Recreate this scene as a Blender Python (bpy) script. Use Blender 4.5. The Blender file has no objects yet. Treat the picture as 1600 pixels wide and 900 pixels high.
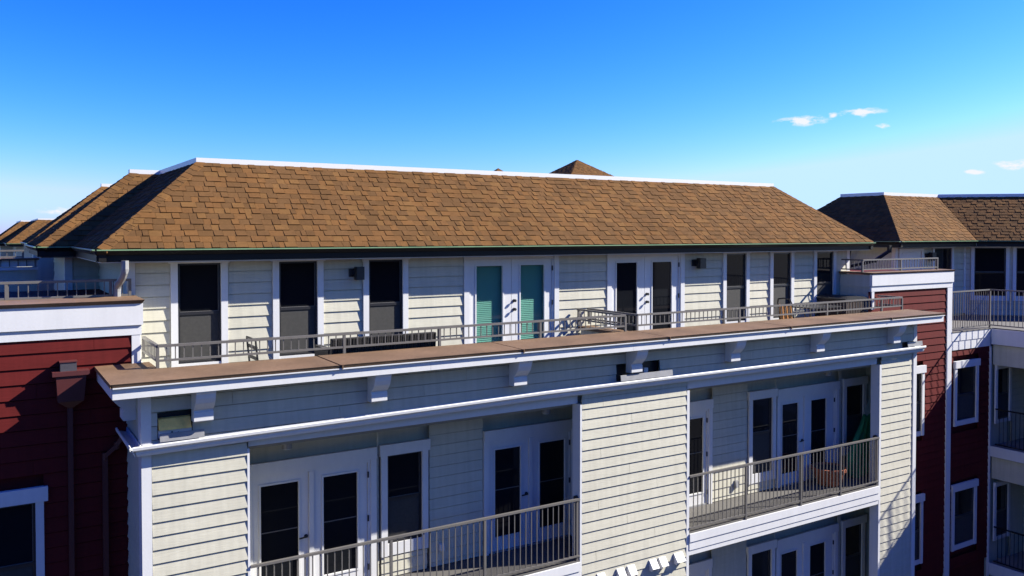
import bpy, math, random
from mathutils import Vector, Matrix
R_ = math.radians
scn = bpy.context.scene
C = scn.collection
CZ = 16.6                      # height of the camera above the ground

# ------------------------------------------------------------------ camera
cd = bpy.data.cameras.new('camera'); cam = bpy.data.objects.new('camera', cd); C.objects.link(cam)
cam.location = (0, 0, CZ)
cam.rotation_euler = (R_(90 - 1.3), 0, R_(-32.0))
cd.sensor_fit = 'HORIZONTAL'; cd.sensor_width = 36; cd.lens = 36 * 1329 / 1600
cd.shift_y = -(450 - 394.5) / 1600
cd.clip_start = .1; cd.clip_end = 4000
scn.camera = cam

# ------------------------------------------------------------------ sun and sky
SUN = Vector((2.63, -1.0, 1.88)).normalized()
EL = math.asin(SUN.z); AZ = math.atan2(SUN.x, SUN.y)
sd = bpy.data.lights.new('sun', 'SUN'); sd.energy = 5.0; sd.angle = R_(.53); sd.color = (1, .95, .87)
so = bpy.data.objects.new('sun', sd); C.objects.link(so)
so.rotation_euler = SUN.to_track_quat('Z', 'Y').to_euler(); so.location = (40, -15, CZ + 30)
wd = bpy.data.worlds.new('World'); scn.world = wd; wd.use_nodes = True
wn, wl = wd.node_tree.nodes, wd.node_tree.links; wn.clear()
sky = wn.new('ShaderNodeTexSky'); sky.sky_type = 'NISHITA'; sky.sun_disc = False
sky.sun_elevation = EL; sky.sun_rotation = AZ
sky.altitude = 200; sky.air_density = 1.0; sky.dust_density = .35; sky.ozone_density = 2.2
# the photograph's deep, clear blue: one grade over the whole sky, channel by channel
sp = wn.new('ShaderNodeSeparateColor'); wl.new(sky.outputs[0], sp.inputs[0]); hs = wn.new('ShaderNodeCombineColor')
for i, (pw, k, cl_) in enumerate(((3.0, .030, 3.9), (1.7, .262, 5.8), (.5, 3.6, 9.2))):
    p_ = wn.new('ShaderNodeMath'); p_.operation = 'POWER'; wl.new(sp.outputs[i], p_.inputs[0]); p_.inputs[1].default_value = pw
    q_ = wn.new('ShaderNodeMath'); q_.operation = 'MULTIPLY'; wl.new(p_.outputs[0], q_.inputs[0]); q_.inputs[1].default_value = k
    c_ = wn.new('ShaderNodeMath'); c_.operation = 'MINIMUM'; wl.new(q_.outputs[0], c_.inputs[0]); c_.inputs[1].default_value = cl_
    wl.new(c_.outputs[0], hs.inputs[i])
SKY_STRENGTH = .05
scn.view_settings.view_transform = 'Standard'; scn.view_settings.look = 'None'
scn.view_settings.exposure = 1.58; scn.view_settings.gamma = 1
scn.view_settings.use_curve_mapping = False

# a few small fair-weather clouds, fixed in the sky by their direction
def wmath(op, a, b=None):
    n = wn.new('ShaderNodeMath'); n.operation = op
    for i, v in enumerate((a, b)):
        if v is None: continue
        if isinstance(v, (int, float)): n.inputs[i].default_value = v
        else: wl.new(v, n.inputs[i])
    return n.outputs[0]
tc = wn.new('ShaderNodeTexCoord')
nz = wn.new('ShaderNodeTexNoise'); nz.inputs['Scale'].default_value = 60; nz.inputs['Detail'].default_value = 7; nz.inputs['Roughness'].default_value = .62
mp = wn.new('ShaderNodeMapping'); mp.inputs['Scale'].default_value = (1, 1, 2.6)
wl.new(tc.outputs['Generated'], mp.inputs['Vector']); wl.new(mp.outputs[0], nz.inputs['Vector'])
def wdot(vec):
    n = wn.new('ShaderNodeVectorMath'); n.operation = 'DOT_PRODUCT'
    wl.new(tc.outputs['Generated'], n.inputs[0]); n.inputs[1].default_value = vec
    return n.outputs['Value']
total = None
# azimuth from the facade normal (deg), elevation (deg), half width, half height (deg)
for az, el, hw, hh in ((50.85, 7.1, 2.1, .42), (54.35, 7.45, 1.7, .36), (55.5, 6.55, .7, .22), (52.55, 7.4, .4, .26),
                       (60.4, 3.6, .9, .22), (62.6, 3.95, 1.5, .5), (4.6, 1.3, 2.2, .35), (-1.5, 1.6, 2.0, .3)):
    a, e = R_(az), R_(el)
    t1 = Vector((math.cos(a), -math.sin(a), 0)); dd = Vector((math.sin(a) * math.cos(e), math.cos(a) * math.cos(e), math.sin(e)))
    t2 = t1.cross(dd)
    u = wmath('DIVIDE', wdot(t1), math.sin(R_(hw))); v = wmath('DIVIDE', wmath('SUBTRACT', wdot(t2), 0), math.sin(R_(hh)))
    d2 = wmath('ADD', wmath('MULTIPLY', u, u), wmath('MULTIPLY', v, v))
    m = wmath('SUBTRACT', 1.0, d2)
    front = wmath('GREATER_THAN', wdot(dd), .5)
    m = wmath('MULTIPLY', wmath('MAXIMUM', wmath('ADD', m, 0), 0), front)
    m = wmath('MULTIPLY', m, .9)
    total = m if total is None else wmath('MAXIMUM', total, m)
cov = wmath('MULTIPLY', wmath('MAXIMUM', wmath('SUBTRACT', wmath('ADD', wmath('MULTIPLY', nz.outputs['Fac'], 3.2), total), 1.98), 0), wmath('MULTIPLY', total, 1.9))
cov = wmath('MINIMUM', cov, .95)
mx = wn.new('ShaderNodeMix'); mx.data_type = 'RGBA'; wl.new(cov, mx.inputs[0]); wl.new(hs.outputs[0], mx.inputs[6])
mx.inputs[7].default_value = (6.3, 6.35, 6.5, 1)
bg = wn.new('ShaderNodeBackground'); bg.inputs['Strength'].default_value = SKY_STRENGTH
wl.new(mx.outputs[2], bg.inputs['Color'])
wo = wn.new('ShaderNodeOutputWorld'); wl.new(bg.outputs[0], wo.inputs['Surface'])

# ------------------------------------------------------------------ materials
MATS = {}
def mat(name, col, rough=.6, var=.0, vscale=6.0, bump=0, bscale=60, metal=0, spec=.5, stretch=None, tone=False, streak=0):
    m = bpy.data.materials.new(name); m.use_nodes = True; n = m.node_tree.nodes; l = m.node_tree.links
    b = n['Principled BSDF']; b.inputs['Base Color'].default_value = (*col, 1); b.inputs['Roughness'].default_value = rough
    b.inputs['Metallic'].default_value = metal; b.inputs['Specular IOR Level'].default_value = spec
    g = n.new('ShaderNodeNewGeometry'); vec = g.outputs['Position']
    if stretch:
        mpn = n.new('ShaderNodeMapping'); mpn.inputs['Scale'].default_value = stretch; l.new(vec, mpn.inputs['Vector']); vec = mpn.outputs[0]
    last = None
    if var or tone or streak:
        rgb = n.new('ShaderNodeRGB'); rgb.outputs[0].default_value = (*col, 1); last = rgb.outputs[0]
    def mulby(fac_out, lo, hi):
        nonlocal last
        mr = n.new('ShaderNodeMapRange'); mr.inputs['From Min'].default_value = .25; mr.inputs['From Max'].default_value = .75
        mr.inputs['To Min'].default_value = lo; mr.inputs['To Max'].default_value = hi; l.new(fac_out, mr.inputs['Value'])
        vm = n.new('ShaderNodeVectorMath'); vm.operation = 'SCALE'; l.new(last, vm.inputs[0]); l.new(mr.outputs[0], vm.inputs['Scale']); last = vm.outputs[0]
    if var:
        t = n.new('ShaderNodeTexNoise'); t.inputs['Scale'].default_value = vscale; t.inputs['Detail'].default_value = 6; l.new(vec, t.inputs['Vector'])
        mulby(t.outputs['Fac'], 1 - var, 1 + var)
        t2 = n.new('ShaderNodeTexNoise'); t2.inputs['Scale'].default_value = vscale * 14; t2.inputs['Detail'].default_value = 3; l.new(vec, t2.inputs['Vector'])
        mulby(t2.outputs['Fac'], 1 - var * .6, 1 + var * .6)
    if streak:   # rain streaks and grime running down
        mpn = n.new('ShaderNodeMapping'); mpn.inputs['Scale'].default_value = (7, 7, .55); l.new(g.outputs['Position'], mpn.inputs['Vector'])
        t = n.new('ShaderNodeTexNoise'); t.inputs['Scale'].default_value = 1.6; t.inputs['Detail'].default_value = 5; l.new(mpn.outputs[0], t.inputs['Vector'])
        mulby(t.outputs['Fac'], 1 - streak, 1 + streak * .35)
    if tone:
        at = n.new('ShaderNodeAttribute'); at.attribute_name = 'tone'
        rp = n.new('ShaderNodeValToRGB'); e = rp.color_ramp.elements
        e[0].position = 0; e[0].color = (.80, .77, .76, 1); e[1].position = 1; e[1].color = (1.16, 1.14, 1.06, 1)
        q = e.new(.35); q.color = (.9, .88, .92, 1); q = e.new(.7); q.color = (1.12, 1.0, .9, 1)
        l.new(at.outputs['Fac'], rp.inputs['Fac'])
        vm = n.new('ShaderNodeVectorMath'); vm.operation = 'MULTIPLY'; l.new(last, vm.inputs[0]); l.new(rp.outputs[0], vm.inputs[1]); last = vm.outputs[0]
    if last is not None: l.new(last, b.inputs['Base Color'])
    if bump:
        t = n.new('ShaderNodeTexNoise'); t.inputs['Scale'].default_value = bscale; t.inputs['Detail'].default_value = 4; l.new(vec, t.inputs['Vector'])
        bp = n.new('ShaderNodeBump'); bp.inputs['Strength'].default_value = bump; bp.inputs['Distance'].default_value = .01
        l.new(t.outputs['Fac'], bp.inputs['Height']); l.new(bp.outputs[0], b.inputs['Normal'])
    MATS[name] = m; return m
mat('cream', (.43, .412, .325), .6, .06, 1.6, .16, 26, stretch=(.25, .25, 2.2), streak=.13, spec=.25)
mat('white', (.53, .53, .515), .5, .03, 2.0, .05, 40, streak=.05, spec=.3)
mat('red', (.088, .010, .009), .75, .12, 2.0, .12, 26, stretch=(.3, .3, 2.2), streak=.16, spec=.1)
mat('redmetal', (.06, .009, .008), .55, .12, 5, .05, 30)
mat('shingle', (.098, .052, .019), .95, .16, 1.1, .5, 160, tone=True, spec=.08)
mat('roofdeck', (.03, .018, .011), .95)
mat('coping', (.58, .58, .56), .4, .02, 2)
mat('capbrown', (.135, .084, .048), .55, .26, 1.3, .08, 9, streak=.0, spec=.15)
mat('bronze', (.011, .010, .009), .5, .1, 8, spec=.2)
mat('gutterlip', (.15, .25, .13), .4, .15, 3)
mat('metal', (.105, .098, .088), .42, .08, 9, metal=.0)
mat('galv', (.20, .20, .20), .45, .15, 8)
mat('pane', (.007, .008, .010), .03, spec=.2)
mat('frame', (.016, .016, .018), .35)
mat('screen', (.030, .029, .026), .9, .2, 20)
mat('interior', (.05, .05, .05), .9)
mat('blind', (.19, .27, .22), .6)
mat('slate', (.05, .046, .052), .5, .15, 6)
mat('black', (.012, .012, .013), .45)
mat('wicker', (.018, .016, .015), .6, .3, 40, .4, 120)
mat('brownwicker', (.045, .026, .019), .7, .25, 30, .5, 90)
mat('wood', (.50, .22, .055), .5, .2, 6, .1, 40, stretch=(1, 1, 6))
mat('tan', (.92, .56, .14), .8, .25, 10, .3, 40)
mat('terracotta', (.26, .07, .025), .75, .12, 8)
mat('greencloth', (.02, .17, .05), .8, .2, 10, .2, 60)
mat('rope', (.30, .36, .30), .8)
mat('deck', (.075, .07, .062), .8, .1, 3)
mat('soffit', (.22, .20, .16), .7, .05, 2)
mat('concrete', (.2, .195, .18), .85, .12, 1.2, .2, 30)
mat('asphalt', (.036, .036, .037), .9, .2, .8, .3, 40)
mat('membrane', (.6, .6, .58), .8, .1, 1)
mat('soil', (.03, .02, .015), 1)
mat('brass', (.35, .27, .13), .3, metal=.8)
def glass_mat(name, tint):
    m = bpy.data.materials.new(name); m.use_nodes = True; n = m.node_tree.nodes; l = m.node_tree.links; n.clear()
    tr = n.new('ShaderNodeBsdfTransparent'); tr.inputs[0].default_value = (*tint, 1)
    gl = n.new('ShaderNodeBsdfGlossy'); gl.inputs['Roughness'].default_value = .02
    fr = n.new('ShaderNodeFresnel'); fr.inputs[0].default_value = 1.52; ge = n.new('ShaderNodeNewGeometry')
    inv = n.new('ShaderNodeMath'); inv.operation = 'SUBTRACT'; inv.inputs[0].default_value = 1; l.new(ge.outputs['Backfacing'], inv.inputs[1])
    fm = n.new('ShaderNodeMath'); fm.operation = 'MULTIPLY'; l.new(fr.outputs[0], fm.inputs[0]); l.new(inv.outputs[0], fm.inputs[1])   # only the outer face of the pane reflects
    ms = n.new('ShaderNodeMixShader'); l.new(fm.outputs[0], ms.inputs[0]); l.new(tr.outputs[0], ms.inputs[1]); l.new(gl.outputs[0], ms.inputs[2])
    o = n.new('ShaderNodeOutputMaterial'); l.new(ms.outputs[0], o.inputs[0]); MATS[name] = m
glass_mat('tealglass', (.80, .95, .92))

# ------------------------------------------------------------------ mesh helpers (all z are relative to the camera height)
W = {}
def link(name, me, parent=None, loc=(0, 0, 0), kind=None):
    o = bpy.data.objects.new(name, me); C.objects.link(o); loc = Vector(loc); W[o] = loc
    if parent is not None: o.parent = parent; o.location = loc - W[parent]
    else: o.location = loc + Vector((0, 0, CZ))
    if kind: o['kind'] = kind
    return o
def thing(name, label, cat, loc, group=None):
    o = link(name, None, None, loc); o['label'] = label; o['category'] = cat
    if group: o['group'] = group
    o.empty_display_size = .2
    return o
class Fr:                         # a vertical wall frame: s runs along it, n points outward
    def __init__(s, ox, oy, dx, dy, nx, ny): s.o = (ox, oy); s.d = (dx, dy); s.n = (nx, ny)
    def p(s, a, n, z): return Vector((s.o[0] + s.d[0] * a + s.n[0] * n, s.o[1] + s.d[1] * a + s.n[1] * n, z))
def front(y): return Fr(0, y, 1, 0, 0, -1)            # faces the camera, s = x
def west(x): return Fr(x, 0, 0, 1, -1, 0)             # faces left, s = y
class MB:
    def __init__(s): s.v = []; s.f = []; s.tone = []
    def hexa(s, p, tone=.5):      # 8 points: bottom loop 0-3, top loop 4-7
        b = len(s.v); s.v += [Vector(q) for q in p]
        for f in ((0, 3, 2, 1), (4, 5, 6, 7), (0, 1, 5, 4), (1, 2, 6, 5), (2, 3, 7, 6), (3, 0, 4, 7)):
            s.f.append(tuple(b + i for i in f)); s.tone.append(tone)
        return s
    def box(s, x0, x1, y0, y1, z0, z1):
        return s.hexa([(x0, y0, z0), (x1, y0, z0), (x1, y1, z0), (x0, y1, z0), (x0, y0, z1), (x1, y0, z1), (x1, y1, z1), (x0, y1, z1)])
    def fbox(s, F, a0, a1, n0, n1, z0, z1, n0t=None, n1t=None):
        if n0t is None: n0t = n0
        if n1t is None: n1t = n1
        return s.hexa([F.p(a0, n1, z0), F.p(a1, n1, z0), F.p(a1, n0, z0), F.p(a0, n0, z0), F.p(a0, n1t, z1), F.p(a1, n1t, z1), F.p(a1, n0t, z1), F.p(a0, n0t, z1)])
    def prism(s, poly, vec):      # extrude a 3D polygon
        b = len(s.v); n = len(poly); vec = Vector(vec)
        s.v += [Vector(q) for q in poly] + [Vector(q) + vec for q in poly]
        s.f.append(tuple(b + i for i in range(n))); s.f.append(tuple(b + n + i for i in reversed(range(n))))
        for i in range(n): j = (i + 1) % n; s.f.append((b + i, b + n + i, b + n + j, b + j))
        s.tone += [.5] * (n + 2); return s
    def sweep(s, prof, path):     # prof: closed list of 2D (n, z); path: list of (origin Vector, n-axis Vector)
        b = len(s.v); n = len(prof)
        for o, ax in path:
            for (a, z) in prof: s.v.append(Vector(o) + Vector(ax) * a + Vector((0, 0, z)))
        for k in range(len(path) - 1):
            for i in range(n):
                j = (i + 1) % n; s.f.append((b + k * n + i, b + k * n + j, b + (k + 1) * n + j, b + (k + 1) * n + i)); s.tone.append(.5)
        s.f.append(tuple(b + i for i in reversed(range(n)))); s.f.append(tuple(b + (len(path) - 1) * n + i for i in range(n))); s.tone += [.5, .5]
        return s
    def tube(s, pts, r, n=10, caps=True):
        b = len(s.v); pts = [Vector(p) for p in pts]; rr = r if isinstance(r, (list, tuple)) else [r] * len(pts)
        for k, p in enumerate(pts):
            d = (pts[min(k + 1, len(pts) - 1)] - pts[max(k - 1, 0)]).normalized()
            u = d.cross(Vector((0, 0, 1)) if abs(d.z) < .9 else Vector((0, 1, 0))).normalized(); w = d.cross(u)
            for i in range(n):
                a = 2 * math.pi * i / n; s.v.append(p + (u * math.cos(a) + w * math.sin(a)) * rr[k])
        for k in range(len(pts) - 1):
            for i in range(n):
                j = (i + 1) % n; s.f.append((b + k * n + i, b + k * n + j, b + (k + 1) * n + j, b + (k + 1) * n + i)); s.tone.append(.5)
        if caps:
            s.f.append(tuple(b + i for i in reversed(range(n)))); s.f.append(tuple(b + (len(pts) - 1) * n + i for i in range(n))); s.tone += [.5, .5]
        return s
    def rbar(s, p0, p1, w, h):    # rectangular bar, h in z (or in y when vertical)
        p0, p1 = Vector(p0), Vector(p1); d = (p1 - p0).normalized()
        up = Vector((0, 0, 1)) if abs(d.z) < .95 else Vector((0, 1, 0))
        u = d.cross(up).normalized() * w / 2; v = u.cross(d).normalized() * h / 2
        return s.hexa([p0 - u - v, p0 + u - v, p1 + u - v, p1 - u - v, p0 - u + v, p0 + u + v, p1 + u + v, p1 - u + v])
    def lathe(s, c, prof, n=24):
        b = len(s.v); c = Vector(c)
        for r, z in prof:
            for i in range(n): a = 2 * math.pi * i / n; s.v.append(c + Vector((r * math.cos(a), r * math.sin(a), z)))
        for k in range(len(prof) - 1):
            for i in range(n): j = (i + 1) % n; s.f.append((b + k * n + i, b + k * n + j, b + (k + 1) * n + j, b + (k + 1) * n + i)); s.tone.append(.5)
        return s
    def mesh(s, name, m, base=None, smooth=False):
        me = bpy.data.meshes.new(name); base = Vector((0, 0, 0)) if base is None else base
        me.from_pydata([tuple(q - base) for q in s.v], [], s.f); me.materials.append(MATS[m])
        at = me.attributes.new('tone', 'FLOAT', 'FACE'); at.data.foreach_set('value', s.tone)
        if smooth: me.polygons.foreach_set('use_smooth', [True] * len(s.f))
        return me
    def build(s, name, m, parent=None, kind=None, smooth=False):
        xs = [q.x for q in s.v]; ys = [q.y for q in s.v]; zs = [q.z for q in s.v]
        base = Vector(((min(xs) + max(xs)) / 2, (min(ys) + max(ys)) / 2, min(zs)))
        return link(name, s.mesh(name, m, base, smooth), parent, base, kind)
def tag(o, label, cat, group=None):
    o['label'] = label; o['category'] = cat
    if group: o['group'] = group
    return o
rnd = random.Random(11)

# ------------------------------------------------------------------ clapboards
def clap(parent, F, s0, s1, z0, z1, m, step=.182, ref=0.0, holes=()):
    """Lapped boards on frame F between s0 and s1; the courses are counted from ref so that they line up."""
    k = math.floor((z0 - ref) / step); cache = {}
    while ref + k * step < z1 - .004:
        a, b = ref + k * step, ref + (k + 1) * step; k += 1
        a2, b2 = max(a, z0), min(b, z1)
        if b2 - a2 < .012: continue
        spans = [(s0, s1)]
        for (h0, h1, hz0, hz1) in holes:
            if a2 < hz1 - .03 and b2 > hz0 + .03:
                spans = [q for (u, v) in spans for q in (((u, h0), (h1, v)) if u < h0 and v > h1 else ((u, v),))]
        cut = []
        for (u, v) in spans:
            if v - u > 2.0:
                j = u + ((k * 1.37 + u * .7) % 3.4) + .3
                while j < v - .35: cut.append((u, j)); u = j; j += 3.66
            cut.append((u, v))
        for (u, v) in cut:
            key = (round(a2 - a, 4), round(b2 - a, 4), u, v)
            base = F.p((u + v) / 2, 0, 0)
            if key not in cache:
                f0 = .026 - .018 * (a2 - a) / step; f1 = .026 - .018 * (b2 - a) / step; hb = b2 - a - (.011 if b2 == b else 0)
                mb = MB().fbox(F, u + .002, v - .002, f0 - .018, f0, a2 - a, hb, f1 - .014, f1)
                cache[key] = mb.mesh('clapboard', m, base)
            o = link('clapboard', cache[key], parent, base + Vector((0, 0, a)))
            if rnd.random() < .5: o.location.z += rnd.uniform(-.0012, .0012)

# ------------------------------------------------------------------ windows and doors
def window(parent, F, s0, s1, z0, z1, tw=.1, head=.0, ears=.0, sill=.07, screen='lower', crown=False, meet=None, head_thick=.035, mul=False):
    """s0..s1, z0..z1: the dark window unit; white casing round it."""
    mb = MB(); b = .032
    for (a, c, d, e) in ((s0, s1, z0, z0 + b), (s0, s1, z1 - b, z1), (s0, s0 + b, z0 + b, z1 - b), (s1 - b, s1, z0 + b, z1 - b)):
        mb.fbox(F, a, c, -.05, .012, d, e)
    w = mb.build('window', 'frame', parent)
    zm = meet if meet is not None else z0 + (z1 - z0) * .5
    MB().fbox(F, s0 + b, s1 - b, -.03, .006, zm - .024, zm + .024).build('sash_rail', 'frame', w)
    MB().fbox(F, s0 + b, s1 - b, -.03, -.012, zm + .024, z1 - b).build('pane', 'pane', w)
    MB().fbox(F, s0 + b, s1 - b, -.045, -.027, z0 + b, zm - .024).build('pane', 'pane', w)
    # thin bright bead of the upper sash
    bd = MB()
    for (a, c, d, e) in ((s0 + b, s0 + b + .008, zm + .024, z1 - b), (s1 - b - .008, s1 - b, zm + .024, z1 - b), (s0 + b, s1 - b, zm + .024, zm + .031)):
        bd.fbox(F, a, c, -.0118, -.004, d, e)
    bd.build('glazing_bead', 'metal', w)
    if screen == 'lower': MB().fbox(F, s0 + b, s1 - b, -.012, -.008, z0 + b, zm - .024).build('insect_screen', 'screen', w)
    if tw:
        MB().fbox(F, s0 - tw, s0, .002, .05, z0 - (sill if sill else 0), z1).build('casing', 'white', w)
        MB().fbox(F, s1, s1 + tw, .002, .05, z0 - (sill if sill else 0), z1).build('casing', 'white', w)
    if sill: MB().fbox(F, s0, s1, .0, .034, z0 - sill, z0).build('sill', 'white', w)
    if head: MB().fbox(F, s0 - tw - ears, s1 + tw + ears, .002, .038 + head_thick, z1, z1 + head).build('head_casing', 'white', w)
    if crown: MB().fbox(F, s0 - tw - .03, s1 + tw + .03, .0, .07, z1, z1 + .035).build('head_casing', 'white', w)
    return w
def french(parent, F, s0, s1, z0, z1, head, tw, glass, pane='pane', knobs=1, rail=True, ears=0, blinds=None, crown=False, hinge=True, gap=.07):
    """s0..s1: clear width between casings; glass: list of (a0, a1); z0 floor, z1 top of the leaves."""
    mb = MB(); mid = (glass[0][1] + glass[1][0]) / 2
    mb.fbox(F, s0, s0 + .045, -.05, .02, z0, z1 + .05); mb.fbox(F, s1 - .045, s1, -.05, .02, z0, z1 + .05); mb.fbox(F, s0 + .045, s1 - .045, -.05, .02, z1, z1 + .05)
    d = mb.build('french_door', 'white', parent)
    MB().fbox(F, s0 + .045, s1 - .045, -.05, .03, z0 - .02, z0 + .015).build('threshold', 'galv', d)
    gz0, gz1 = z0 + .26, z1 - .13
    leaves = ((s0 + .049, mid - .004), (mid + .004, s1 - .049))
    if gap > .05: leaves = ((s0 + .049, mid - .04), (mid + .04, s1 - .049)); MB().fbox(F, mid - .037, mid + .037, -.04, .03, z0 + .015, z1).build('mullion', 'white', d)
    for (a, b), (g0, g1) in zip(leaves, glass):
        lm = MB()
        lm.fbox(F, a, g0, -.04, .0, z0 + .017, z1 - .003); lm.fbox(F, g1, b, -.04, .0, z0 + .017, z1 - .003)
        lm.fbox(F, g0, g1, -.04, .0, z0 + .017, gz0); lm.fbox(F, g0, g1, -.04, .0, gz1, z1 - .003)
        lm.build('leaf', 'white', d)
        bm = MB(); q = .028
        bm.fbox(F, g0 - q, g0, 0, .014, gz0 - q, gz1 + q); bm.fbox(F, g1, g1 + q, 0, .014, gz0 - q, gz1 + q)
        bm.fbox(F, g0, g1, 0, .014, gz0 - q, gz0); bm.fbox(F, g0, g1, 0, .014, gz1, gz1 + q)
        bm.build('glazing_bead', 'white', d)
        MB().fbox(F, g0, g1, -.026, -.02, gz0, gz1).build('pane', pane, d)
        if rail: MB().fbox(F, g0, g1, -.0198, -.008, (gz0 + gz1) / 2 + .05, (gz0 + gz1) / 2 + .064).build('muntin', 'metal', d)
        if blinds:
            z = gz0 + .012; k = 0; sm = None
            while z < gz1:
                if k < blinds:
                    base = F.p((g0 + g1) / 2, -.075, 0)
                    if sm is None: sm = MB().fbox(F, g0 - .02, g1 + .02, -.092, -.062, 0, .003, -.088, -.058)
                    if sm and not isinstance(sm, bpy.types.Mesh):
                        sm = MB().hexa([F.p(g0 - .02, -.062, 0), F.p(g1 + .02, -.062, 0), F.p(g1 + .02, -.076, .033), F.p(g0 - .02, -.076, .033),
                                        F.p(g0 - .02, -.062, .003), F.p(g1 + .02, -.062, .003), F.p(g1 + .02, -.076, .036), F.p(g0 - .02, -.076, .036)]).mesh('blind_slat', 'blind', base)
                    link('blind_slat', sm, d, base + Vector((0, 0, z)))
                z += .036; k += 1
    # handles
    hz = z0 + .95
    for i in range(knobs):
        hx = mid + (.055 if knobs > 1 else -.055 - (.03 if gap > .05 else 0)); z = hz + i * .17
        k = MB(); k.tube([F.p(hx, .0, z), F.p(hx, .018, z)], .03, 12)
        k.tube([F.p(hx, .018, z), F.p(hx, .05, z)], .012, 8)
        if i == 0 and knobs == 1: k.rbar(F.p(hx + .01, .05, z), F.p(hx - .12, .05, z - .01), .016, .02)
        else: k.tube([F.p(hx, .045, z), F.p(hx, .06, z), F.p(hx, .075, z)], [.024, .03, .02], 12)
        k.build('handle', 'black', d)
    if hinge:
        for z in (z0 + .2, z0 + 1.0, z1 - .25):
            MB().fbox(F, s1 - .05, s1 - .028, .001, .026, z, z + .1).build('hinge', 'frame', d)
    MB().fbox(F, s0 - tw, s0, .002, .04, z0 - .03, z1 + .05).build('casing', 'white', d)
    MB().fbox(F, s1, s1 + tw, .002, .04, z0 - .03, z1 + .05).build('casing', 'white', d)
    if head: MB().fbox(F, s0 - tw - ears, s1 + tw + ears, .002, .06, z1 + .052, z1 + .052 + head).build('head_casing', 'white', d)
    if crown: MB().fbox(F, s0 - tw - .03, s1 + tw + .03, 0, .07, z1 + .052, z1 + .082).build('head_casing', 'white', d)
    return d

# ------------------------------------------------------------------ shingled roof planes
EXP = .145
def shingles(roof, O, D, U, S, s0f, s1f, nobj, seed, thing_stuff=True):
    """O: eave start, D: along the eave, U: up the slope, S: slope length; s0f/s1f: end limits at height t."""
    r = random.Random(seed); O, D, U = Vector(O), Vector(D).normalized(), Vector(U).normalized(); N = D.cross(U).normalized()
    if N.z < 0: N = -N
    rec = []; k = 0
    while k * EXP < S - .02:
        t = k * EXP; h = min(EXP + .012, S - t); a, b = s0f(t), s1f(t)
        s = min(a, s0f(t + h)) - r.uniform(0, .12); thick = r.random() < .5
        while s < max(b, s1f(t + h)):
            w = r.choice((.09, .12, .14, .17, .2, .24)); thick = not thick if r.random() < .8 else thick
            at, bt = s0f(t + h), s1f(t + h)
            q4 = (max(s, a), min(s + w, b), min(s + w, bt), max(s, at)); whole = q4 == (s, s + w, s + w, s)
            if max(q4[1] - q4[0], q4[2] - q4[3]) > .03:
                q4 = (q4[0], max(q4[1], q4[0] + .004), max(q4[2], q4[3] + .004), q4[3])
                mid = s + w / 2; c = O + D * mid + U * t
                rec.append((c.length, tuple(round(q - mid, 4) for q in q4), t, w, h, .020 if thick else .009, r.randrange(6), c, whole))
            s += w
        k += 1
    rec.sort(key=lambda q: q[0]); cache = {}; st = MB()
    Rm = Matrix((D, U, N)).transposed().to_4x4()
    def tab(q, h, th):
        g = .003
        return [(q[0] + g, 0, .0), (q[1] - g, 0, .0), (q[2] - g, h, .0), (q[3] + g, h, .0), (q[0] + g, 0, th), (q[1] - g, 0, th), (q[2] - g, h, th * .35), (q[3] + g, h, th * .35)]
    n = 0
    for (dist, u, t, w, h, th, ti, c, whole) in rec:
        tone = (ti + .5) / 6
        if n < nobj:
            key = (u, round(h, 3), th, ti)
            if key not in cache: cache[key] = MB().hexa(tab(u, h, th), tone).mesh('shingle', 'shingle')
            o = bpy.data.objects.new('shingle', cache[key]); C.objects.link(o); o.parent = roof
            o.matrix_local = Matrix.Translation(c - W[roof]) @ Rm; n += 1
        else:
            st.hexa([c + D * p[0] + U * p[1] + N * p[2] for p in tab(u, h, th)], tone)
    if st.v: st.build('shingle_courses', 'shingle', roof, kind='stuff')
def hipcaps(roof, A, B, L, Rr, seed=1, name='hip_shingle'):
    """Cap pieces along the hip A (eave) to B (top); L, Rr: unit vectors down into the two roof planes along which the cap is folded."""
    r = random.Random(seed); A, B = Vector(A), Vector(B); d = (B - A); n = int(d.length / EXP); d = d / n; dn = d.normalized(); wd = .15
    L = (Vector(L) - dn * Vector(L).dot(dn)).normalized(); Rr = (Vector(Rr) - dn * Vector(Rr).dot(dn)).normalized()
    up = Vector((0, 0, 1)); meshes = []
    for ti in range(6):
        e = dn * (EXP * 1.25); a = Vector(L) * wd; b = Vector(Rr) * wd; q = up * .026; q2 = up * .017
        m = MB(); z = Vector((0, 0, 0))
        m.hexa([a, z, e, e + a, a + q, z + q, e + q2, e + a + q2], (ti + .5) / 6)
        m.hexa([z, b, e + b, e, z + q, b + q, e + b + q2, e + q2], (ti + .5) / 6)
        meshes.append(m.mesh(name, 'shingle'))
    for k in range(n): link(name, meshes[r.randrange(6)], roof, A + d * k)
RISE, RUN = 1.475, 1.79
SL = math.hypot(RISE, RUN)
def Uvec(nx, ny): return Vector((-nx * RUN, -ny * RUN, RISE)) / SL      # up the slope of a plane whose outward horizontal normal is (nx, ny)

def eave_band(parent, pts, z, h, setback=.05):
    """Gutter and dark fascia round the eave: pts in plan order, outward normal to the right of travel."""
    for (a, b) in zip(pts[:-1], pts[1:]):
        a, b = Vector((*a, 0)), Vector((*b, 0)); d = (b - a).normalized(); nrm = Vector((d.y, -d.x, 0)); L = (b - a).length
        F = Fr(a.x, a.y, d.x, d.y, nrm.x, nrm.y)
        MB().fbox(F, -.0, L, -.14, -.0, z - .085, z - .022, -.14, .045).build('gutter', 'bronze', parent)
        MB().fbox(F, -.0, L, .02, .058, z - .0215, z - .004).build('gutter_lip', 'gutterlip', parent)
        MB().fbox(F, .0, L, -.13, -.03, z - h, z - .0853).build('fascia', 'bronze', parent)

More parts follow.
